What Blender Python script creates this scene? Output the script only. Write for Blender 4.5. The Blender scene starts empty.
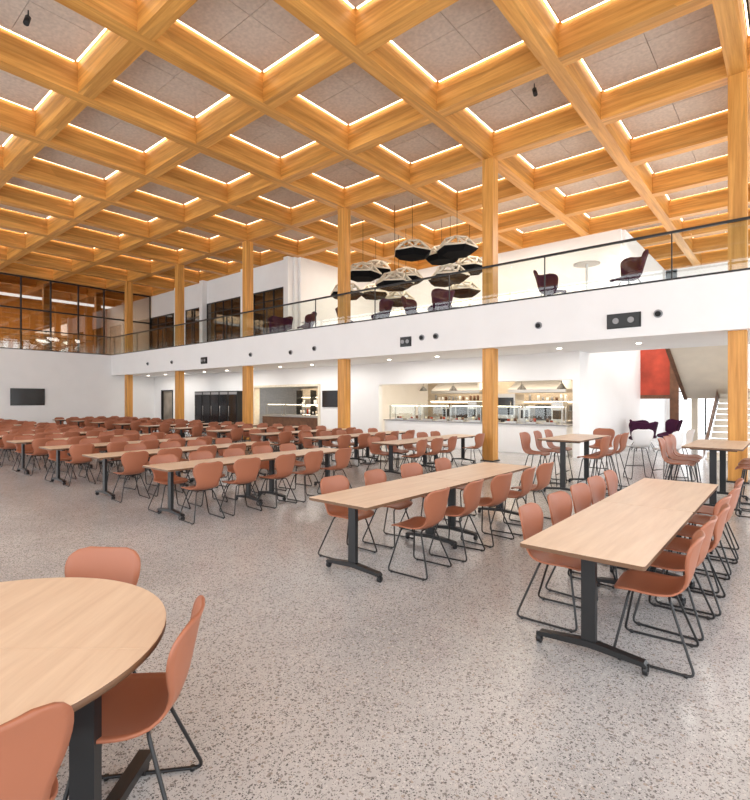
import bpy, math, random
from mathutils import Vector, Matrix
random.seed(7)
S=bpy.context.scene
COL=S.collection

# ---------------------------------------------------------------- materials
def newmat(name):
    m=bpy.data.materials.new(name); m.use_nodes=True
    nt=m.node_tree; b=nt.nodes["Principled BSDF"]
    return m,nt,b
def plain(name,col,rough=.5,metal=0,noise=.0,scale=8,bump=0,spec=None):
    m,nt,b=newmat(name)
    b.inputs["Base Color"].default_value=(*col,1); b.inputs["Roughness"].default_value=rough
    b.inputs["Metallic"].default_value=metal
    if spec is not None: b.inputs["Specular IOR Level"].default_value=spec
    if noise>0:
        tc=nt.nodes.new("ShaderNodeTexCoord"); n=nt.nodes.new("ShaderNodeTexNoise")
        n.inputs["Scale"].default_value=scale; n.inputs["Detail"].default_value=4
        nt.links.new(tc.outputs["Object"],n.inputs["Vector"])
        r=nt.nodes.new("ShaderNodeValToRGB")
        r.color_ramp.elements[0].position=.3; r.color_ramp.elements[1].position=.7
        r.color_ramp.elements[0].color=(*[c*(1-noise) for c in col],1)
        r.color_ramp.elements[1].color=(*[min(1,c*(1+noise*.6)) for c in col],1)
        nt.links.new(n.outputs["Fac"],r.inputs["Fac"]); nt.links.new(r.outputs["Color"],b.inputs["Base Color"])
    return m
def wood(name,c1,c2,scl,rough=.45,lam=None):
    m,nt,b=newmat(name); L=nt.links
    tc=nt.nodes.new("ShaderNodeTexCoord"); mp=nt.nodes.new("ShaderNodeMapping"); mp.inputs["Scale"].default_value=scl
    L.new(tc.outputs["Object"],mp.inputs["Vector"])
    n=nt.nodes.new("ShaderNodeTexNoise"); n.inputs["Scale"].default_value=1; n.inputs["Detail"].default_value=6; n.inputs["Roughness"].default_value=.65
    L.new(mp.outputs["Vector"],n.inputs["Vector"])
    r=nt.nodes.new("ShaderNodeValToRGB"); r.color_ramp.elements[0].position=.32; r.color_ramp.elements[1].position=.68
    r.color_ramp.elements[0].color=(*c1,1); r.color_ramp.elements[1].color=(*c2,1)
    L.new(n.outputs["Fac"],r.inputs["Fac"])
    out=r.outputs["Color"]
    if lam:
        mp2=nt.nodes.new("ShaderNodeMapping"); mp2.inputs["Scale"].default_value=lam
        L.new(tc.outputs["Object"],mp2.inputs["Vector"])
        v=nt.nodes.new("ShaderNodeTexVoronoi"); v.inputs["Scale"].default_value=1
        L.new(mp2.outputs["Vector"],v.inputs["Vector"])
        bw=nt.nodes.new("ShaderNodeRGBToBW"); L.new(v.outputs["Color"],bw.inputs["Color"])
        mr=nt.nodes.new("ShaderNodeMapRange"); mr.inputs["To Min"].default_value=.74; mr.inputs["To Max"].default_value=1.14
        L.new(bw.outputs["Val"],mr.inputs["Value"])
        hs=nt.nodes.new("ShaderNodeHueSaturation"); L.new(mr.outputs["Result"],hs.inputs["Value"]); L.new(out,hs.inputs["Color"])
        out=hs.outputs["Color"]
    L.new(out,b.inputs["Base Color"]); b.inputs["Roughness"].default_value=rough
    return m
def emis(name,col,st):
    m,nt,b=newmat(name)
    b.inputs["Base Color"].default_value=(*col,1)
    b.inputs["Emission Color"].default_value=(*col,1); b.inputs["Emission Strength"].default_value=st
    return m
def glass(name,tint=(1,1,1),gl=.1,rough=.02):
    m,nt,b=newmat(name); L=nt.links
    nt.nodes.remove(b)
    t=nt.nodes.new("ShaderNodeBsdfTransparent"); t.inputs["Color"].default_value=(*tint,1)
    g=nt.nodes.new("ShaderNodeBsdfGlossy"); g.inputs["Roughness"].default_value=rough
    mx=nt.nodes.new("ShaderNodeMixShader"); mx.inputs["Fac"].default_value=gl
    L.new(t.outputs[0],mx.inputs[1]); L.new(g.outputs[0],mx.inputs[2])
    L.new(mx.outputs[0],nt.nodes["Material Output"].inputs["Surface"])
    return m
T1=(.51,.212,.036); T2=(.80,.40,.10)
M_tx=wood("glulam_x",T1,T2,(.6,14,14),lam=(.35,6,6))
M_ty=wood("glulam_y",T1,T2,(14,.6,14),lam=(6,.35,6))
M_tz=wood("glulam_z",T1,T2,(14,14,.6),lam=(6,6,.35))
M_top=wood("maple_laminate",(.64,.46,.32),(.76,.58,.42),(16,1.2,16),rough=.35)
M_edge=plain("table_edge",(.16,.08,.04),.5)
M_black=plain("black_metal",(.012,.012,.013),.4)
M_shade=plain("black_felt",(.006,.006,.007),.95,spec=.1)
M_shell=plain("terracotta_plastic",(.39,.138,.072),.42,noise=.04,scale=3)
M_white=plain("white_paint",(.89,.885,.88),.6,noise=.02,scale=1.5)
M_ceilp=plain("acoustic_panel",(.66,.56,.48),.9,noise=.14,scale=14)
M_dark=plain("dark_void",(.05,.045,.04),.9)
M_room=plain("dim_room",(.36,.31,.25),.8,noise=.5,scale=.8)
M_led=emis("led_strip",(1,.85,.62),6.5)
M_led2=emis("downlight_lens",(1,.9,.75),12)
M_glass=glass("clear_glass",(.95,.98,.97),.06)
M_dglass=glass("smoked_glass",(.62,.59,.56),.18)
M_steel=plain("stainless_steel",(.5,.49,.48),.36,1)
M_purple=plain("purple_fabric",(.05,.010,.035),.9,noise=.2,scale=40,spec=.2)
M_red=plain("red_mural",(.46,.06,.03),.7,noise=.35,scale=2)
M_conc=plain("plaster_beige",(.78,.71,.60),.8,noise=.06,scale=2)
M_gray=plain("grey_counter",(.30,.30,.31),.4)
M_birch=wood("birch_ply",(.76,.66,.50),(.88,.8,.66),(8,8,8))
M_scr=plain("screen_glass",(.012,.013,.016),.15)
M_green=emis("exit_green",(.05,.8,.3),1.5)
M_walnut=plain("walnut",(.16,.07,.035),.5,noise=.3,scale=6)
def tile():
    m,nt,b=newmat("kitchen_tile"); L=nt.links
    tc=nt.nodes.new("ShaderNodeTexCoord"); mp=nt.nodes.new("ShaderNodeMapping"); mp.inputs["Rotation"].default_value=(math.pi/2,0,0)
    br=nt.nodes.new("ShaderNodeTexBrick"); br.inputs["Scale"].default_value=4
    br.inputs["Color1"].default_value=(.64,.55,.44,1); br.inputs["Color2"].default_value=(.54,.46,.36,1); br.inputs["Mortar"].default_value=(.36,.31,.25,1)
    L.new(tc.outputs["Object"],mp.inputs["Vector"]); L.new(mp.outputs["Vector"],br.inputs["Vector"]); L.new(br.outputs["Color"],b.inputs["Base Color"])
    b.inputs["Roughness"].default_value=.3
    return m
M_tile=tile()

def terrazzo():
    m,nt,b=newmat("polished_aggregate_concrete"); L=nt.links
    tc=nt.nodes.new("ShaderNodeTexCoord")
    nz=nt.nodes.new("ShaderNodeTexNoise"); nz.inputs["Scale"].default_value=.5; nz.inputs["Detail"].default_value=7; nz.inputs["Roughness"].default_value=.65
    L.new(tc.outputs["Object"],nz.inputs["Vector"])
    base=nt.nodes.new("ShaderNodeValToRGB"); base.color_ramp.elements[0].position=.38; base.color_ramp.elements[1].position=.62
    base.color_ramp.elements[0].color=(.41,.405,.405,1); base.color_ramp.elements[1].color=(.55,.54,.535,1)
    L.new(nz.outputs["Fac"],base.inputs["Fac"])
    col=base.outputs["Color"]
    for sc,cols,th,keep in ((46,((.29,.27,.255),(.56,.54,.52),(.22,.21,.20),(.38,.33,.29)),.40,.42),(80,((.15,.145,.142),(.26,.25,.245),(.62,.61,.59),(.12,.118,.115)),.40,.44),(150,((.16,.16,.16),(.32,.30,.29),(.18,.18,.18),(.5,.5,.5)),.40,.42)):
        ds=nt.nodes.new("ShaderNodeTexNoise"); ds.inputs["Scale"].default_value=sc*1.3; ds.inputs["Detail"].default_value=1
        L.new(tc.outputs["Object"],ds.inputs["Vector"])
        ad=nt.nodes.new("ShaderNodeMixRGB"); ad.blend_type='LINEAR_LIGHT'; ad.inputs["Fac"].default_value=.5/sc
        L.new(tc.outputs["Object"],ad.inputs["Color1"]); L.new(ds.outputs["Color"],ad.inputs["Color2"])
        v=nt.nodes.new("ShaderNodeTexVoronoi"); v.inputs["Scale"].default_value=sc
        L.new(ad.outputs["Color"],v.inputs["Vector"])
        sp=nt.nodes.new("ShaderNodeSeparateColor"); L.new(v.outputs["Color"],sp.inputs["Color"])
        rr=nt.nodes.new("ShaderNodeValToRGB"); rr.color_ramp.interpolation='CONSTANT'
        els=rr.color_ramp.elements; els[0].position=0; els[0].color=(*cols[0],1); els[1].position=.3; els[1].color=(*cols[1],1)
        for p,c in ((.5,cols[2]),(.8,cols[3])):
            e=els.new(p); e.color=(*c,1)
        L.new(sp.outputs["Red"],rr.inputs["Fac"])
        lt=nt.nodes.new("ShaderNodeMath"); lt.operation='LESS_THAN'; lt.inputs[1].default_value=keep
        L.new(sp.outputs["Green"],lt.inputs[0])
        l2=nt.nodes.new("ShaderNodeMath"); l2.operation='LESS_THAN'; l2.inputs[1].default_value=th
        L.new(v.outputs["Distance"],l2.inputs[0])
        mu=nt.nodes.new("ShaderNodeMath"); mu.operation='MULTIPLY'; L.new(lt.outputs[0],mu.inputs[0]); L.new(l2.outputs[0],mu.inputs[1])
        mx=nt.nodes.new("ShaderNodeMixRGB"); L.new(mu.outputs[0],mx.inputs["Fac"]); L.new(col,mx.inputs["Color1"]); L.new(rr.outputs["Color"],mx.inputs["Color2"])
        col=mx.outputs["Color"]
    L.new(col,b.inputs["Base Color"]); b.inputs["Roughness"].default_value=.22
    return m
M_floor=terrazzo()

# ---------------------------------------------------------------- mesh builder
class MB:
    def __init__(s): s.v=[];s.f=[];s.m=[];s.s=[]
    def quad(s,pts,m=0,sm=False):
        i=len(s.v); s.v+= [tuple(p) for p in pts]; s.f.append(tuple(range(i,i+len(pts)))); s.m.append(m); s.s.append(sm)
    def box(s,x0,x1,y0,y1,z0,z1,m=0):
        i=len(s.v)
        s.v+=[(x0,y0,z0),(x1,y0,z0),(x1,y1,z0),(x0,y1,z0),(x0,y0,z1),(x1,y0,z1),(x1,y1,z1),(x0,y1,z1)]
        for f in ((0,3,2,1),(4,5,6,7),(0,1,5,4),(1,2,6,5),(2,3,7,6),(3,0,4,7)):
            s.f.append(tuple(i+k for k in f)); s.m.append(m); s.s.append(False)
    def prism(s,poly,z0,z1,m=0,ms=None,sm=False):
        n=len(poly); i=len(s.v); ms=m if ms is None else ms
        s.v+=[(x,y,z0) for x,y in poly]+[(x,y,z1) for x,y in poly]
        s.f.append(tuple(i+k for k in reversed(range(n)))); s.m.append(m); s.s.append(False)
        s.f.append(tuple(i+n+k for k in range(n))); s.m.append(m); s.s.append(False)
        for k in range(n):
            j=(k+1)%n; s.f.append((i+k,i+j,i+n+j,i+n+k)); s.m.append(ms); s.s.append(sm)
    def tube(s,pts,r,m=0,n=8,closed=False):
        pts=[Vector(p) for p in pts]; N=len(pts); i0=len(s.v)
        up=None
        for k,p in enumerate(pts):
            if closed: t=(pts[(k+1)%N]-pts[k-1]).normalized()
            else: t=(pts[min(k+1,N-1)]-pts[max(k-1,0)]).normalized()
            if up is None:
                up=Vector((0,0,1)) if abs(t.z)<.9 else Vector((1,0,0))
            a=(up-t*up.dot(t)).normalized(); up=a; b=t.cross(a)
            for q in range(n):
                an=2*math.pi*q/n; s.v.append(tuple(p+a*(r*math.cos(an))+b*(r*math.sin(an))))
        for k in range(N if closed else N-1):
            k2=(k+1)%N
            for q in range(n):
                q2=(q+1)%n
                s.f.append((i0+k*n+q,i0+k2*n+q,i0+k2*n+q2,i0+k*n+q2)); s.m.append(m); s.s.append(True)
        if not closed:
            s.f.append(tuple(i0+q for q in range(n))); s.m.append(m); s.s.append(False)
            s.f.append(tuple(i0+(N-1)*n+q for q in reversed(range(n)))); s.m.append(m); s.s.append(False)
    def cyl(s,c,r,h,axis='z',m=0,n=20):
        c=Vector(c); d={'x':Vector((1,0,0)),'y':Vector((0,1,0)),'z':Vector((0,0,1))}[axis]
        s.tube([c,c+d*h],r,m,n)
    def mesh(s,name,mats):
        me=bpy.data.meshes.new(name); me.from_pydata(s.v,[],s.f)
        for m in mats: me.materials.append(m)
        for p,mi,sm in zip(me.polygons,s.m,s.s): p.material_index=mi; p.use_smooth=sm
        me.update(); return me
    def obj(s,name,mats,loc=(0,0,0),rot=0):
        return put(name,s.mesh(name,mats),loc,rot)
def put(name,me,loc=(0,0,0),rot=0):
    o=bpy.data.objects.new(name,me); o.location=loc; o.rotation_euler=(0,0,rot); COL.objects.link(o); return o
def fillet(pts,r=.04,n=5):
    pts=[Vector(p) for p in pts]; out=[pts[0]]
    for a,b,c in zip(pts,pts[1:],pts[2:]):
        d1=(a-b); d2=(c-b); q=min(r,d1.length*.45,d2.length*.45)
        p1=b+d1.normalized()*q; p2=b+d2.normalized()*q
        for k in range(n+1):
            t=k/n; out.append(p1*(1-t)**2+b*2*t*(1-t)+p2*t*t)
    out.append(pts[-1]); return out
def rrect(hx,hy,r,n=5):
    out=[]
    for cx,cy,a0 in ((hx-r,hy-r,0),(-hx+r,hy-r,90),(-hx+r,-hy+r,180),(hx-r,-hy+r,270)):
        for k in range(n+1):
            a=math.radians(a0+90*k/n); out.append((cx+r*math.cos(a),cy+r*math.sin(a)))
    return out
def catmull(P,t):
    n=len(P)-1; x=t*n; i=min(int(x),n-1); f=x-i
    g=lambda k:P[max(0,min(n,k))]
    a,b,c,d=g(i-1),g(i),g(i+1),g(i+2)
    return [ .5*((2*b[k])+(-a[k]+c[k])*f+(2*a[k]-5*b[k]+4*c[k]-d[k])*f*f+(-a[k]+3*b[k]-3*c[k]+d[k])*f**3) for k in range(len(b))]

def shell(mb,P,m,rows=26,cols=12,th=.013,R=.10):
    smp=[catmull(P,k/200) for k in range(201)]
    L=[0]
    for a,b in zip(smp,smp[1:]): L.append(L[-1]+math.hypot(b[0]-a[0],b[1]-a[1]))
    T=L[-1]
    ds=[]
    for k in range(rows):
        u=k/(rows-1); u=.5-.5*math.cos(math.pi*u); u=.5*u+.5*(k/(rows-1)); ds.append(u*T)
    grid=[];nor=[]
    def at(d):
        j=min(range(201),key=lambda q:abs(L[q]-d)); return j
    for d in ds:
        j=at(d); y,z,w,c=smp[j]; a=smp[max(0,j-2)]; b=smp[min(200,j+2)]
        t=Vector((0,b[0]-a[0],b[1]-a[1])).normalized(); n=Vector((0,t.z,-t.y))
        e=min(d,T-d)
        if e<R: w=w-R+math.sqrt(max(0,R*R-(R-e)**2))
        row=[];nr=[]
        for q in range(cols+1):
            s_=-1+2*q/cols
            row.append(Vector((w*s_,y,z))+n*(c*s_*s_*(w/.2)))
            nn=(n-Vector((1,0,0))*(2*c*s_/.2)).normalized(); nr.append(nn)
        grid.append(row); nor.append(nr)
    i0=len(mb.v); W=cols+1
    for g in grid: mb.v+=[tuple(p) for p in g]
    for g,nn in zip(grid,nor): mb.v+=[tuple(p-q*th) for p,q in zip(g,nn)]
    off=rows*W
    def F(f): mb.f.append(f); mb.m.append(m); mb.s.append(True)
    for r in range(rows-1):
        for q in range(cols):
            a=i0+r*W+q; F((a,a+1,a+W+1,a+W)); b=a+off; F((b,b+W,b+W+1,b+1))
    for r in range(rows-1):
        a=i0+r*W; F((a,a+W,a+W+off,a+off)); a=i0+r*W+cols; F((a,a+off,a+W+off,a+W))
    for q in range(cols):
        a=i0+q; F((a,a+off,a+off+1,a+1)); a=i0+(rows-1)*W+q; F((a,a+1,a+1+off,a+off))

def chair_mesh(name,dz=0,rows=26,cols=12,shellmat=None):
    mb=MB()
    P=[(.225,.435,.20,.0),(.19,.455,.215,.008),(.12,.452,.222,.02),(.03,.440,.224,.028),(-.06,.438,.218,.03),(-.135,.455,.195,.028),
       (-.185,.50,.168,.022),(-.212,.565,.172,.025),(-.23,.64,.205,.038),(-.245,.71,.222,.045),(-.26,.78,.216,.042),(-.278,.835,.195,.03)]
    P=[(a,b+dz,c,d) for a,b,c,d in P]
    shell(mb,P,0,rows,cols,R=.085)
    H=.432+dz
    for sx in (-1,1):
        x0=.12*sx; x1=.235*sx
        pts=[(0,.13,H-.012),(x0,.13,H-.012),(x1,.215,.011),(x1,-.25,.011),(x0,-.10,H-.005),(0,-.10,H-.005)]
        mb.tube(fillet(pts,.045),.0085,1,7)
        mb.cyl((x1,.17,0),.012,.02,'z',1,8); mb.cyl((x1,-.20,0),.012,.02,'z',1,8)
    if dz>0:
        zf=.25; t=(zf-.011)/(H-.012); xx=.235+(.12-.235)*t; yy=.215+(.13-.215)*t
        mb.tube([(-xx,yy,zf),(xx,yy,zf)],.009,1,7)
    return mb.mesh(name,[shellmat or M_shell,M_black])
ME_chair=chair_mesh("dining_chair")
ME_chair_far=chair_mesh("dining_chair_far",rows=14,cols=6)
ME_stool=chair_mesh("counter_chair",dz=.24,rows=20,cols=8)
ME_wstool=chair_mesh("white_counter_chair",dz=.24,rows=16,cols=8,shellmat=M_white)

def table_mesh(name,H=.74,Ln=1.83,Wd=.76):
    mb=MB()
    mb.prism(rrect(Wd/2,Ln/2,.02,3),H-.028,H-.002,0,1)
    mb.prism(rrect(Wd/2-.003,Ln/2-.003,.02,3),H-.002,H,0,0)
    for sy in (-1,1):
        y=sy*(Ln/2-.24)
        mb.box(-.30,.30,y-.025,y+.025,H-.06,H-.028,2)
        mb.box(-.045,.045,y-.022,y+.022,.09,H-.06,2)
        poly=[(-.35,.062),(-.33,.085),(-.05,.115),(.05,.115),(.33,.085),(.35,.062),(.33,.056),(0,.075),(-.33,.056)]
        i=len(mb.v)
        n=len(poly)
        mb.v+=[(x,y-.03,z) for x,z in poly]+[(x,y+.03,z) for x,z in poly]
        mb.f.append(tuple(i+k for k in range(n))); mb.m.append(2); mb.s.append(False)
        mb.f.append(tuple(i+n+k for k in reversed(range(n)))); mb.m.append(2); mb.s.append(False)
        for k in range(n):
            j=(k+1)%n; mb.f.append((i+k,i+n+k,i+n+j,i+j)); mb.m.append(2); mb.s.append(False)
        for sx in (-1,1):
            mb.cyl((sx*.335-.014,y,.03),.03,.028,'x',2,14)
            mb.box(sx*.335-.02,sx*.335+.02,y-.01,y+.01,.03,.07,2)
    mb.box(-.02,.02,-Ln/2+.24,Ln/2-.24,H-.075,H-.04,2)
    return mb.mesh(name,[M_top,M_edge,M_black])
ME_table=table_mesh("dining_table")
ME_htable=table_mesh("counter_height_table",H=.99)

# ---------------------------------------------------------------- shell
XL=-30.5; XR=5.2; Y0=-4.3; YF=12.45; Z1=3.13; Z2=4.3; ZB=8.4; G=2.815
b=MB(); b.box(-39,XR+.2,Y0-.2,30,-.2,0); b.obj("floor",[M_floor])
gx=[-.90-G*k for k in range(-2,14)]; gy=[12.8-G*j for j in range(-6,7)]
BW=.165; BD=.86
b=MB()
for x in gx: b.box(x-BW,x+BW,gy[-1]-BW,gy[0]+BW,ZB,ZB+BD)
b.obj("ceiling_beams_long",[M_ty])
b=MB()
for y in gy:
    for k in range(len(gx)-1):
        b.box(gx[k+1]+BW,gx[k]-BW,y-BW+.005,y+BW-.005,ZB+.004,ZB+BD)
b.obj("ceiling_beams_cross",[M_tx])
b=MB(); led=MB()
zp=ZB+.62
for k in range(len(gx)-1):
    for j in range(len(gy)-1):
        x0,x1=gx[k+1]+BW,gx[k]-BW; y1,y0=gy[j]-BW,gy[j+1]+BW
        g=.08; a0,a1,c0,c1=x0+g,x1-g,y0+g,y1-g
        for q in range(2):
            for p in range(2):
                xa=a0+(a1-a0)*p/2+.006; xb=a0+(a1-a0)*(p+1)/2-.006
                ya=c0+(c1-c0)*q/2+.006; yb=c0+(c1-c0)*(q+1)/2-.006
                b.box(xa,xb,ya,yb,zp,zp+.04)
        w=.024; z0,z1=zp+.02,zp+.045
        led.box(a0,a1,y1-w-.02,y1-.02,z0,z1)
        led.box(x0+.02,x0+.02+w,c0,c1,z0,z1)
b.obj("ceiling_panels",[M_ceilp]); led.obj("ceiling_led_strips",[M_led])
b=MB(); b.box(-39,XR+.2,Y0-.2,30,ZB+BD,ZB+BD+.15); b.obj("ceiling",[M_dark])

b=MB(); b.box(-39,XR,YF,15.9,Z1,Z2); b.box(-39,-4.8,15.9,29.8,Z1,Z2); b.box(-39,XL,Y0,YF,Z1,Z2)
b.obj("mezzanine_floor",[M_white])
cx=[-.90-5.63*k for k in range(6)]
for x in cx:
    b=MB(); b.box(x-.16,x+.16,12.8-.16,12.8+.16,.03,Z1); b.box(x-.2,x+.2,12.6,13.0,0,.03,1); b.obj("timber_column",[M_tz,M_black])
    b=MB(); b.box(x-.16,x+.16,12.8-.16,12.8+.16,Z2,ZB); b.obj("timber_column",[M_tz])
b=MB(); b.box(XL-.2,XL,Y0,YF,0,Z1); b.box(XL-.2,XL,YF,15.0,0,Z1); b.obj("wall_left",[M_white])
b=MB(); b.box(XL,XL+.02,Y0,15.0,0,.12); b.obj("baseboard_left",[M_gray])
b=MB()
b.box(XL-.2,-29.6,15.0,15.2,0,Z1); b.box(-29.6,-28.2,15.0,15.2,2.3,Z1); b.box(-28.2,-20.3,15.0,15.2,0,Z1)
b.box(-20.3,-15.7,15.0,15.2,2.35,Z1); b.box(-15.7,-12.4,15.0,15.2,0,Z1)
b.box(-12.4,-5.0,15.0,15.3,2.3,Z1)
b.obj("wall_back",[M_white])
b=MB(); b.box(-5.0,-4.8,15.0,22.6,0,Z1); b.obj("wall_side",[M_white])
b=MB(); b.box(-31,-5.0,20.8,21.0,0,Z1); b.obj("wall_kitchen",[M_tile])
b=MB(); b.box(-14.2,-14.0,15.2,20.8,0,Z1); b.obj("wall_partition",[M_white])
b=MB(); b.box(-39,-17.9,15.5,15.7,Z2,ZB); b.obj("wall_mezzanine_left",[M_white])
b=MB(); b.box(-17.92,-17.72,15.7,21.15,Z2,ZB); b.obj("wall_mezzanine_side",[M_white])
b=MB(); b.box(-17.72,-5.2,21.15,21.35,Z2,ZB); b.obj("wall_mezzanine_back",[M_white])
b=MB(); b.box(-5.3,-5.1,21.35,29.5,0,ZB); b.obj("wall_lobby_side",[M_white])
b=MB(); b.box(-5.1,XR,29.5,29.7,2.6,4.6); b.box(-5.1,XR,29.5,29.7,7.6,ZB); b.box(-5.1,-4.6,29.5,29.7,0,ZB); b.obj("wall_lobby_back",[M_white])
b=MB(); b.box(-38.9,-38.7,Y0,15.5,Z2,ZB); b.obj("wall_gallery",[M_tz])
for x in (-28.3,-25.5,-21.6,-18.2):
    b=MB(); b.box(x-.16,x+.16,15.2,15.5,Z2,ZB); b.obj("wall_pilaster",[M_white])
b=MB(); b.box(-20.34,-20.24,14.93,15.25,0,2.4); b.box(-15.76,-15.66,14.93,15.25,0,2.4); b.box(-20.24,-15.76,14.93,15.25,2.3,2.4)
b.obj("trim_1",[M_birch])
def window(name,x0,x1,y,z0,z1,nx,nz=2,gm=M_dglass,fr=.06):
    b=MB(); d=.06
    b.box(x0,x1,y-d,y-.0,z1-fr,z1); b.box(x0,x1,y-d,y,z0,z0+fr)
    for k in range(nx+1):
        x=x0+(x1-x0-fr)*k/nx; b.box(x,x+fr,y-d,y,z0+fr,z1-fr)
    z=z0+(z1-z0)*.8
    b.box(x0+fr,x1-fr,y-d*.9,y-.005,z,z+fr*.7)
    b.box(x0+.02,x1-.02,y-.03,y-.022,z0+.02,z1-.02,1)
    b.box(x0+.02,x1-.02,y-.012,y-.008,z0+.02,z1-.02,2)
    b.obj(name,[M_black,gm,M_room])
window("window_1",-32.0,-28.9,15.5,Z2,7.0,3)
window("window_2",-27.6,-25.7,15.5,Z2,7.0,2)
window("window_3",-25.3,-22.1,15.5,Z2,7.1,4)
window("window_4",-21.0,-18.6,15.5,Z2,7.1,3)
b=MB(); xg=-31.9
ys=[Y0+ (15.4-Y0)*k/14 for k in range(15)]
for y in ys: b.box(xg-.05,xg+.05,y-.035,y+.035,Z2,ZB)
for z in (Z2,6.6,ZB-.08): b.box(xg-.04,xg+.04,Y0,15.4,z,z+.08)
b.box(xg-.006,xg+.006,Y0,15.4,Z2+.08,ZB-.08,1)
b.obj("window_5",[M_black,M_dglass])
for y in (1.5,4.36,7.17,9.98,12.8):
    b=MB(); b.box(-33.5,-33.2,y-.15,y+.15,Z2,ZB); b.obj("timber_column",[M_tz])
b=MB()
x=XL
while x<XR+.1:
    b.box(x-.04,x+.04,Y0-.08,Y0+.06,0,ZB+.1); x+=2.815
for z in (0,2.7,5.4,8.2): b.box(XL,XR,Y0-.05,Y0+.05,z,z+.08)
b.obj("window_6",[M_black])
b=MB(); y=Y0
while y<29.6:
    b.box(XR-.05,XR+.05,y-.04,y+.04,0,ZB+.1); y+=2.815
for z in (0,2.7,5.4,8.2): b.box(XR-.05,XR+.05,Y0,29.5,z,z+.08)
b.obj("window_7",[M_black])
b=MB()
for k in range(9):
    x=-4.6+ (XR+4.6)*k/8; b.box(x-.03,x+.03,29.45,29.6,0,2.6); b.box(x-.03,x+.03,29.45,29.6,4.6,7.6)
b.box(-4.6,XR,29.45,29.6,2.1,2.16)
b.obj("window_8",[M_black])

# railings
b=MB()
b.box(XL,XR-.1,YF+.03,YF+.09,5.33,5.38,0); b.box(XL,XR-.1,YF+.03,YF+.09,Z2,Z2+.05,0)
x=XL+.3
while x<XR-.1:
    b.box(x-.012,x+.012,YF+.045,YF+.075,Z2,5.33,0); x+=1.4075*2
b.box(XL,XR-.1,YF+.056,YF+.064,Z2+.05,5.33,1)
b.obj("balcony_railing",[M_black,M_glass])
b=MB()
b.box(XL-.09,XL-.03,Y0+.1,YF,5.33,5.38,0); b.box(XL-.09,XL-.03,Y0+.1,YF,Z2,Z2+.05,0)
b.box(XL-.064,XL-.056,Y0+.1,YF,Z2+.05,5.33,1)
b.obj("gallery_railing",[M_black,M_glass])

def speaker(x,z,w,h):
    b=MB(); b.box(-w/2,w/2,-.02,0,-h/2,h/2,0); b.box(-w/2+.03,w/2-.03,-.05,-.02,-h/2+.03,h/2-.03,0)
    for k in range(2): b.cyl(((-.22+.44*k)*w,-.07,0),h*.2,.03,'y',1,16)
    b.obj("wall_projector",[M_black,M_gray],(x,YF,z))
speaker(-3.0,3.52,.72,.34); speaker(-9.2,3.5,.42,.3); speaker(-20.6,3.5,.5,.3)
for x,z in ((-2.3,3.6),(-5.0,3.6),(-8.1,3.58),(-8.6,3.58),(-13.3,3.56),(-14.6,3.5),(-17.1,3.56),(-23.5,3.56),(-26,3.6)):
    b=MB(); b.tube([(0,0,0),(0,-.03,0)],.09,1,20); b.tube([(0,-.03,0),(0,-.06,-.01)],.06,0,16); b.obj("round_speaker",[M_black,M_gray],(x,YF,z))
b=MB(); b.box(0,.05,-.76,.76,-.44,.44,0); b.box(.05,.055,-.74,.74,-.42,.42,1)
b.obj("wall_tv",[M_black,M_scr],(XL+.0,8.3,1.86))

# ---------------------------------------------------------------- dining furniture
def cs(xc,sx,ylist,mesh,rx=.48,skip=0,name="dining_chair"):
    for y in ylist:
        if random.random()<skip: continue
        dx=random.uniform(-.03,.04); a=random.uniform(-.10,.10)
        rot=(math.pi/2 if sx>0 else -math.pi/2)+a
        put(name,mesh,(xc+sx*(rx+dx),y+random.uniform(-.03,.03),0),rot)
def chairs_for(xc,ylist,mesh,**k):
    for sx in (-1,1): cs(xc,sx,ylist,mesh,**k)
def bank(xc,y0,n=2,tmesh=ME_table,name="dining_table"):
    for k in range(n): put(name,tmesh,(xc,y0+.915+1.835*k,0))
bank(-1.04,3.2)
cs(-1.04,-1,[3.98,4.62,5.26,5.88,6.5],ME_chair,rx=.41)
cs(-1.04,1,[3.80,4.38,4.96,5.54,6.12,6.7],ME_chair,rx=.34)
bank(-3.30,3.36)
cs(-3.30,-1,[4.0,4.75,5.5,6.3],ME_chair,rx=.44)
cs(-3.30,1,[4.12,4.8,5.5,6.2,6.85],ME_chair,rx=.42)
rows=[-6.95-2.28*k for k in range(10)]
for x in rows:
    bank(x,3.42); chairs_for(x,[3.87+.66*k for k in range(5)],ME_chair if x>-10 else ME_chair_far,skip=.03)
    bank(x,8.6); chairs_for(x,[9.05+.66*k for k in range(5)],ME_chair_far,skip=.03)
for xc in (-3.22,-.95):
    bank(xc,8.9,n=1,tmesh=ME_htable,name="counter_height_table")
    chairs_for(xc,[9.25,9.85,10.4],ME_stool,rx=.5,name="counter_chair")
put("counter_chair",ME_stool,(-3.2,11.4,0),math.pi)
for x,y,r in ((-2.6,12.0,.6),(-2.0,11.7,1.2),(-1.9,12.4,2.0)): put("white_counter_chair",ME_wstool,(x,y,0),r)

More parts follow.
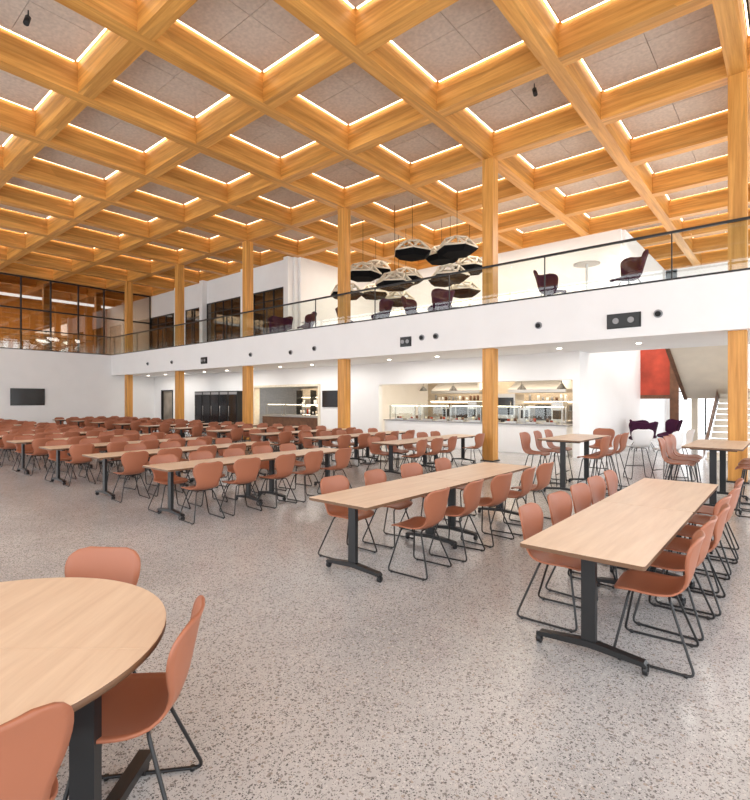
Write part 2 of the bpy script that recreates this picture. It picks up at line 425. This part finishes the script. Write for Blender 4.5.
# round table
b=MB(); R=.78
poly=[(R*math.cos(2*math.pi*k/72),R*math.sin(2*math.pi*k/72)) for k in range(72)]
b.prism(poly,.712,.738,0,1,True)
ua=[( (R-.003)*math.cos(math.pi*k/36),(R-.003)*math.sin(math.pi*k/36)) for k in range(37)]
g=.0015
b.prism([(x,max(y,g)) for x,y in ua],.738,.74,0,0)
b.prism([(x,min(-y,-g)) for x,y in reversed(ua)],.738,.74,0,0)
for sx in (-1,1):
    x=sx*.60
    b.box(x-.025,x+.025,-.4,.4,.68,.712,2); b.box(x-.045,x+.045,-.14,-.09,.09,.68,2)
    b.box(x-.03,x+.03,-.40,.36,.06,.10,2)
    for yy in (.34,-.38):
        b.cyl((x-.014,yy,.03),.03,.028,'x',2,14); b.box(x-.01,x+.01,yy-.02,yy+.02,.03,.07,2)
b.box(-.60,.60,-.02,.02,.66,.7,2)
rr=Vector((.766,.643,0)); ff=Vector((-.643,.766,0))
ctr=rr*-1.65+ff*1.93
b.obj("round_table",[M_top,M_edge,M_black],(ctr.x,ctr.y,0),math.radians(40))
for ang,rd in ((9,.66),(-45,.61),(85,.74),(150,.68),(-120,.68)):
    a=math.radians(ang)+math.radians(40)
    d=Vector((math.cos(a),math.sin(a),0)); p=ctr+d*rd
    put("dining_chair",ME_chair,(p.x,p.y,0),a+math.pi/2)

# ---------------------------------------------------------------- mezzanine lounge
def lounge_mesh():
    mb=MB()
    P=[(.34,.36,.34,.0),(.28,.39,.36,.02),(.1,.37,.37,.06),(-.1,.36,.36,.1),(-.2,.42,.36,.12),(-.27,.6,.38,.14),(-.33,.8,.42,.14),(-.38,.95,.40,.10)]
    shell(mb,P,0,20,10,th=.04,R=.1)
    for sx in (-1,1):
        for sy in (-1,1): mb.tube([(sx*.16,sy*.12,.33),(sx*.28,sy*.26,0)],.012,1,7)
    return mb.mesh("lounge_chair",[M_purple,M_black])
ML=lounge_mesh()
for x,y,r in ((-3.1,13.4,2.4),(-5.2,13.7,-1.9),(-8.9,14.0,1.2),(-10.2,14.2,-1.4),(-11.4,14.0,1.9),(-13.4,14.2,-.8),(-15.3,13.9,2.7),(-16.6,13.7,-2.2),(-17.4,14.1,1.0),(-10.0,17.0,.5),(-13.5,18,2.9)):
    put("lounge_chair",ML,(x,y,Z2),r)
def side_table(x,y,h=.72,r=.35):
    b=MB(); b.cyl((0,0,h-.025),r,.025,'z',0,28); b.cyl((0,0,.02),.03,h-.04,'z',0,14); b.cyl((0,0,0),.24,.02,'z',0,24)
    b.obj("pedestal_table",[M_white],(x,y,Z2))
side_table(-4.2,13.7,1.0,.33); side_table(-9.5,14.9); side_table(-15.9,14.6)
def pendant(x,y,z,r=.72):
    b=MB()
    hexp=lambda rad,zz,off=0:[(rad*math.cos(math.radians(60*k+off)),rad*math.sin(math.radians(60*k+off)),zz) for k in range(6)]
    A=hexp(r,0); B_=hexp(r*.72,-.15); C=hexp(r*.96,.05)
    b.quad(list(reversed(B_)),0)
    for k in range(6):
        j=(k+1)%6; b.quad([B_[k],B_[j],A[j],A[k]],0); b.quad([A[k],A[j],C[j],C[k]],0)
    b.quad(C,0)
    D=hexp(r*.58,.36,30)
    for k in range(6):
        j=(k+1)%6
        b.tube([C[k],C[j]],.036,1,6); b.tube([C[k],D[k]],.036,1,6); b.tube([C[j],D[k]],.036,1,6); b.tube([D[k],D[j]],.036,1,6)
        b.tube([D[k],(0,0,.5)],.028,1,6)
    b.tube([(0,0,.4),(0,0,ZB+.5-z)],.008,0,5)
    b.obj("hexagonal_pendant_lamp",[M_shade,M_birch],(x,y,z),random.random())
for p in ((-12.6,14.3,6.45),(-13.3,15.9,7.0),(-10.5,14.6,6.95),(-11.9,16.1,6.5),(-8.9,15.0,6.85),(-9.7,17.3,6.8),(-13.1,17.2,5.95),(-11.9,18.9,6.95),(-10.6,18.4,6.2),(-11.3,14.6,5.95),(-9.6,15.7,6.15),(-14.0,14.9,6.0),(-10.6,16.7,7.25),(-15.0,17.8,6.6)):
    pendant(*p)
b=MB()
for k in range(4):
    x0=-16.8+2.9*k
    b.box(x0,x0+2.2,20.75,21.15,Z2,Z2+.9,0)
    b.box(x0,x0+2.2,20.9,21.15,Z2+1.5,Z2+1.54,0); b.box(x0,x0+2.2,21.1,21.14,Z2+1.46,Z2+1.5,1)
    b.box(x0,x0+2.2,20.9,21.15,Z2+2.1,Z2+2.14,0); b.box(x0,x0+2.2,21.1,21.14,Z2+2.06,Z2+2.1,1)
b.obj("lounge_shelving",[M_birch,M_led])

# ---------------------------------------------------------------- servery
b=MB()
b.box(-12.4,-5.3,15.35,15.95,0,.9,0); b.box(-12.4,-5.25,15.3,16.0,.9,.94,1)
b.obj("servery_counter",[M_white,M_gray])
b=MB()
for k in range(5):
    x0=-12.2+1.38*k; x1=x0+1.2
    for xx in (x0,x1): b.box(xx-.015,xx+.015,15.45,15.48,.94,1.5,0); b.box(xx-.015,xx+.015,15.8,15.83,.94,1.5,0)
    b.box(x0,x1,15.4,15.85,1.5,1.512,1); b.box(x0,x1,15.42,15.432,1.02,1.5,1)
    b.box(x0,x1,15.6,15.63,1.47,1.495,2)
b.obj("sneeze_guard",[M_steel,M_glass,M_led])
b=MB()
for k in range(10):
    x=-12.0+.66*k
    b.box(x,x+.4,15.5,15.75,.945,1.0,0)
    for q in range(3): b.cyl((x+.08+.12*q,15.62,1.0),.045,random.uniform(.04,.12),'z',1+(k+q)%3,10)
b.obj("food_pans",[M_steel,M_walnut,M_red,M_birch])
for x0,x1 in ((-11.9,-9.6),(-8.4,-6.2)):
    b=MB()
    z0=2.1
    A=[(x0,17.9,z0),(x1,17.9,z0),(x1,19.4,z0),(x0,19.4,z0)]; B2=[(x0+.3,18.2,2.5),(x1-.3,18.2,2.5),(x1-.3,19.2,2.5),(x0+.3,19.2,2.5)]
    b.box(x0,x1,17.9,19.4,z0-.12,z0,0)
    for k in range(4): b.quad([A[k],A[(k+1)%4],B2[(k+1)%4],B2[k]],0)
    b.box(x0+.3,x1-.3,18.2,19.2,2.5,Z1,0)
    b.obj("extractor_hood",[M_steel])
    b=MB(); b.box(x0+.1,x1-.1,18.0,19.2,.1,.9,0); b.box(x0,x1,17.95,19.25,.9,.95,0)
    for k in range(3):
        xx=x0+.3+k*.62; b.box(xx,xx+.5,17.97,18.0,.3,.75,1); b.tube([(xx+.05,17.94,.8),(xx+.45,17.94,.8)],.012,0,6)
        b.box(xx,xx+.42,18.3,18.8,.95,1.4+.12*k,0 if k!=1 else 1); b.box(xx+.05,xx+.37,18.28,18.3,1.0,1.32,1)
    b.obj("cooking_range",[M_steel,M_black])
b=MB()
b.box(-9.4,-8.6,19.0,19.9,.0,1.95,0); b.box(-9.33,-8.67,18.97,19.0,.2,.95,1); b.box(-9.33,-8.67,18.97,19.0,1.1,1.8,1)
b.tube([(-8.75,18.93,1.2),(-8.75,18.93,1.7)],.015,0,6); b.tube([(-8.75,18.93,.3),(-8.75,18.93,.8)],.015,0,6)
b.obj("kitchen_oven",[M_steel,M_scr])
b=MB()
for z in (1.25,1.65): b.box(-13.8,-5.3,20.45,20.8,z,z+.03,0)
b.box(-13.8,-5.3,20.74,20.78,1.6,1.64,4)
for k in range(44):
    x=-13.6+.19*k
    for z in (1.28,1.68):
        if random.random()<.8: b.cyl((x,20.62,z),.055,random.uniform(.12,.27),'z',1+random.randrange(3),8)
b.box(-13.8,-5.3,20.2,20.8,0,.9,3)
b.obj("kitchen_shelf",[M_steel,M_walnut,M_white,M_gray,M_led])
for x in (-11.6,-10.2,-8.8,-7.4,-6.0):
    c=MB(); c.tube([(0,0,0),(0,0,.9)],.006,0,5); c.tube([(0,0,-.02),(0,0,.02)],.05,0,12)
    for k in range(12): 
        a,q=2*math.pi*k/12,2*math.pi*(k+1)/12
        c.quad([(.05*math.cos(a),.05*math.sin(a),0),(.05*math.cos(q),.05*math.sin(q),0),(.17*math.cos(q),.17*math.sin(q),-.16),(.17*math.cos(a),.17*math.sin(a),-.16)],0,True)
    c.cyl((0,0,-.15),.07,.06,'z',1,10)
    c.obj("pendant_lamp",[M_black,M_led2],(x,16.9,Z1-.9))
b=MB(); b.box(-20.2,-15.8,15.4,16.1,0,.9,1); b.box(-20.25,-15.75,15.35,16.15,.9,.94,0)
for k in range(3):
    x0=-20+1.4*k
    b.box(x0,x0+1.2,15.5,15.95,.94,1.0,0)
    for xx in (x0,x0+1.2): b.box(xx-.015,xx+.015,15.5,15.53,1.0,1.5,0)
    b.box(x0,x0+1.2,15.45,15.9,1.5,1.512,2); b.box(x0,x0+1.2,15.6,15.63,1.47,1.49,3)
b.obj("food_station",[M_steel,M_walnut,M_glass,M_led])
b=MB()
for z in (.5,.95,1.4,1.85): b.box(-20.2,-14.3,17.6,18.0,z,z+.03,0); b.box(-20.2,-14.3,17.95,17.98,z-.03,z,5)
for k in range(6): b.box(-20.2+1.08*k,-20.16+1.08*k,17.6,18.0,0,2.2,0)
for k in range(44):
    for z in (.53,.98,1.43):
        if random.random()<.75: b.cyl((-20.0+.13*k,17.75,z),.045,random.uniform(.1,.3),'z',1+random.randrange(3),8)
b.box(-20.3,-14.3,18.0,18.05,0,2.3,4)
b.obj("display_shelf",[M_black,M_birch,M_red,M_white,M_tile,M_led])
b=MB()
for k in range(5):
    x0=-24.6+.78*k
    b.box(x0,x0+.76,14.3,14.95,0,2.15,0)
    b.box(x0+.07,x0+.69,14.285,14.3,.15,1.95,1)
    b.tube([(x0+.1,14.25,.9),(x0+.1,14.25,1.4)],.012,3,6)
    b.box(x0+.05,x0+.71,14.28,14.3,1.98,2.1,2)
b.obj("display_fridge",[M_black,M_scr,M_gray,M_steel])
b=MB(); b.box(-29.6,-29.53,14.97,15.2,0,2.3); b.box(-28.27,-28.2,14.97,15.2,0,2.3); b.box(-29.6,-28.2,14.97,15.2,2.23,2.3); b.box(-29.53,-28.27,15.1,15.13,0,2.23,1)
b.obj("door_1",[M_black,M_room])
for x,y,z in ((-14.4,14.98,2.55),(-27.4,14.98,2.5)):
    b=MB(); b.box(-.16,.16,-.03,0,-.08,.08,0); b.box(-.14,.14,-.035,-.03,-.06,.06,1); b.obj("exit_sign",[M_white,M_green],(x,y,z))
b=MB(); b.box(-.6,.6,-.04,0,-.35,.35,0); b.box(-.57,.57,-.045,-.04,-.32,.32,1); b.obj("menu_screen",[M_black,M_scr],(-14.9,14.99,1.75))

# ---------------------------------------------------------------- stair + lobby
b=MB(); n=13; ya,yb=16.2,21.0; za,zb=Z2,2.1; x0,x1=-3.0,-1.25
for k in range(n):
    y=ya+(yb-ya)*k/n; y2=ya+(yb-ya)*(k+1)/n; z=za-(za-zb)*(k+1)/(n+0)
    b.box(x0+.05,x1-.05,y,y2,z-.02,z+.17,0)
th=.34
for xx0,xx1,mm in ((x0+.05,x1-.05,0),(x0-.06,x0+.05,1),(x1-.05,x1+.06,1)):
    e=.22 if mm else 0; f=.06 if mm else 0
    a=[(xx0,ya,za-th-f),(xx1,ya,za-th-f),(xx1,yb,zb-th-f),(xx0,yb,zb-th-f)]; c=[(xx0,ya,za-.15+e),(xx1,ya,za-.15+e),(xx1,yb,zb-.15+e),(xx0,yb,zb-.15+e)]
    b.quad(list(reversed(a)),mm); b.quad(c,mm)
    for k in range(4): b.quad([a[k],a[(k+1)%4],c[(k+1)%4],c[k]],mm)
b.box(-3.0,.6,21.0,22.4,1.75,2.1,0)
n=12
for k in range(n):
    y=21.0-4.0*(k+1)/n; z=2.1-2.1*(k+1)/n
    b.box(-1.95,.6,y,y+4.0/n,max(0,z-.15),z+.0 if z>0 else .02,0)
for xx in (-2.0,.6):
    b.quad([(xx,21,1.75),(xx,17,0),(xx,17,.35),(xx,21,2.45)],1)
b.box(-3.0,-2.8,22.2,22.4,0,1.75,0); b.box(.4,.6,22.2,22.4,0,1.75,0)
b.obj("staircase",[M_conc,M_walnut])
b=MB(); b.box(-4.8,-3.75,22.5,22.6,1.9,4.2,0); b.box(-3.75,-3.45,22.45,22.6,0,4.2,1); b.box(-4.8,-3.75,22.5,22.6,1.75,1.9,1); b.obj("red_mural_panel",[M_red,M_walnut])
b=MB(); b.box(-5.1,XR,22.75,22.9,4.3,6.2,0); b.obj("wall_stair_upper",[M_white])
for x,y,r in ((-3.9,18.6,.5),(-4.2,20.0,-.7),(-3.5,21.0,2.2)): put("lounge_chair",ML,(x,y,0),r)

for x,y in ((-11.0,3.0),(-4.6,11.2)):
    b=MB(); b.tube([(0,0,.6),(0,0,.45)],.012,0,6); b.tube([(0,0,.47),(.05,-.05,.30)],.05,0,12); b.obj("ceiling_spotlight",[M_black],(x,y,ZB))
b=MB()
for x in range(-29,4,2):
    b.cyl((x,13.9,Z1-.012),.06,.012,'z',0,14)
b.obj("downlights",[M_led2])

# ---------------------------------------------------------------- lights
def area(name,loc,sx,sy,p,col=(1,1,1),rot=(0,0,0)):
    l=bpy.data.lights.new(name,'AREA'); l.shape='RECTANGLE'; l.size=sx; l.size_y=sy; l.energy=p; l.color=col
    o=bpy.data.objects.new(name,l); o.location=loc; o.rotation_euler=rot; COL.objects.link(o)
W=(1,.82,.60)
for x in (-27,-21,-15,-9,-3): area("soffit_light",(x,13.9,3.08),4.5,.6,45,(1,.93,.85))
area("servery_light",(-9,17.0,3.05),7,1.0,220,W); area("kitchen_light",(-9,20.0,3.05),7,.5,130,W); area("station_light",(-18,16.5,3.05),4,1.2,160,W)
area("lobby_light",(-3,19,7.9),3,5,400,(1,.95,.9))
area("lounge_light",(-11.5,18,8.3),10,4,380,(1,.90,.78))
area("gallery_light",(-35.5,6,8.3),3,16,600,(1,.8,.55))
w=bpy.data.worlds.new("sky"); S.world=w; w.use_nodes=True
bg=w.node_tree.nodes["Background"]; bg.inputs["Color"].default_value=(.94,.97,1,1); bg.inputs["Strength"].default_value=3.1

# ---------------------------------------------------------------- camera
cd=bpy.data.cameras.new("camera"); cd.sensor_fit='HORIZONTAL'; cd.sensor_width=36; cd.lens=24; cd.clip_start=.05; cd.clip_end=200
co=bpy.data.objects.new("camera",cd); co.location=(0,0,1.7); co.rotation_euler=(math.radians(90),0,math.radians(40)); COL.objects.link(co); S.camera=co
S.view_settings.view_transform='Standard'
S.view_settings.look='None'
S.view_settings.exposure=0
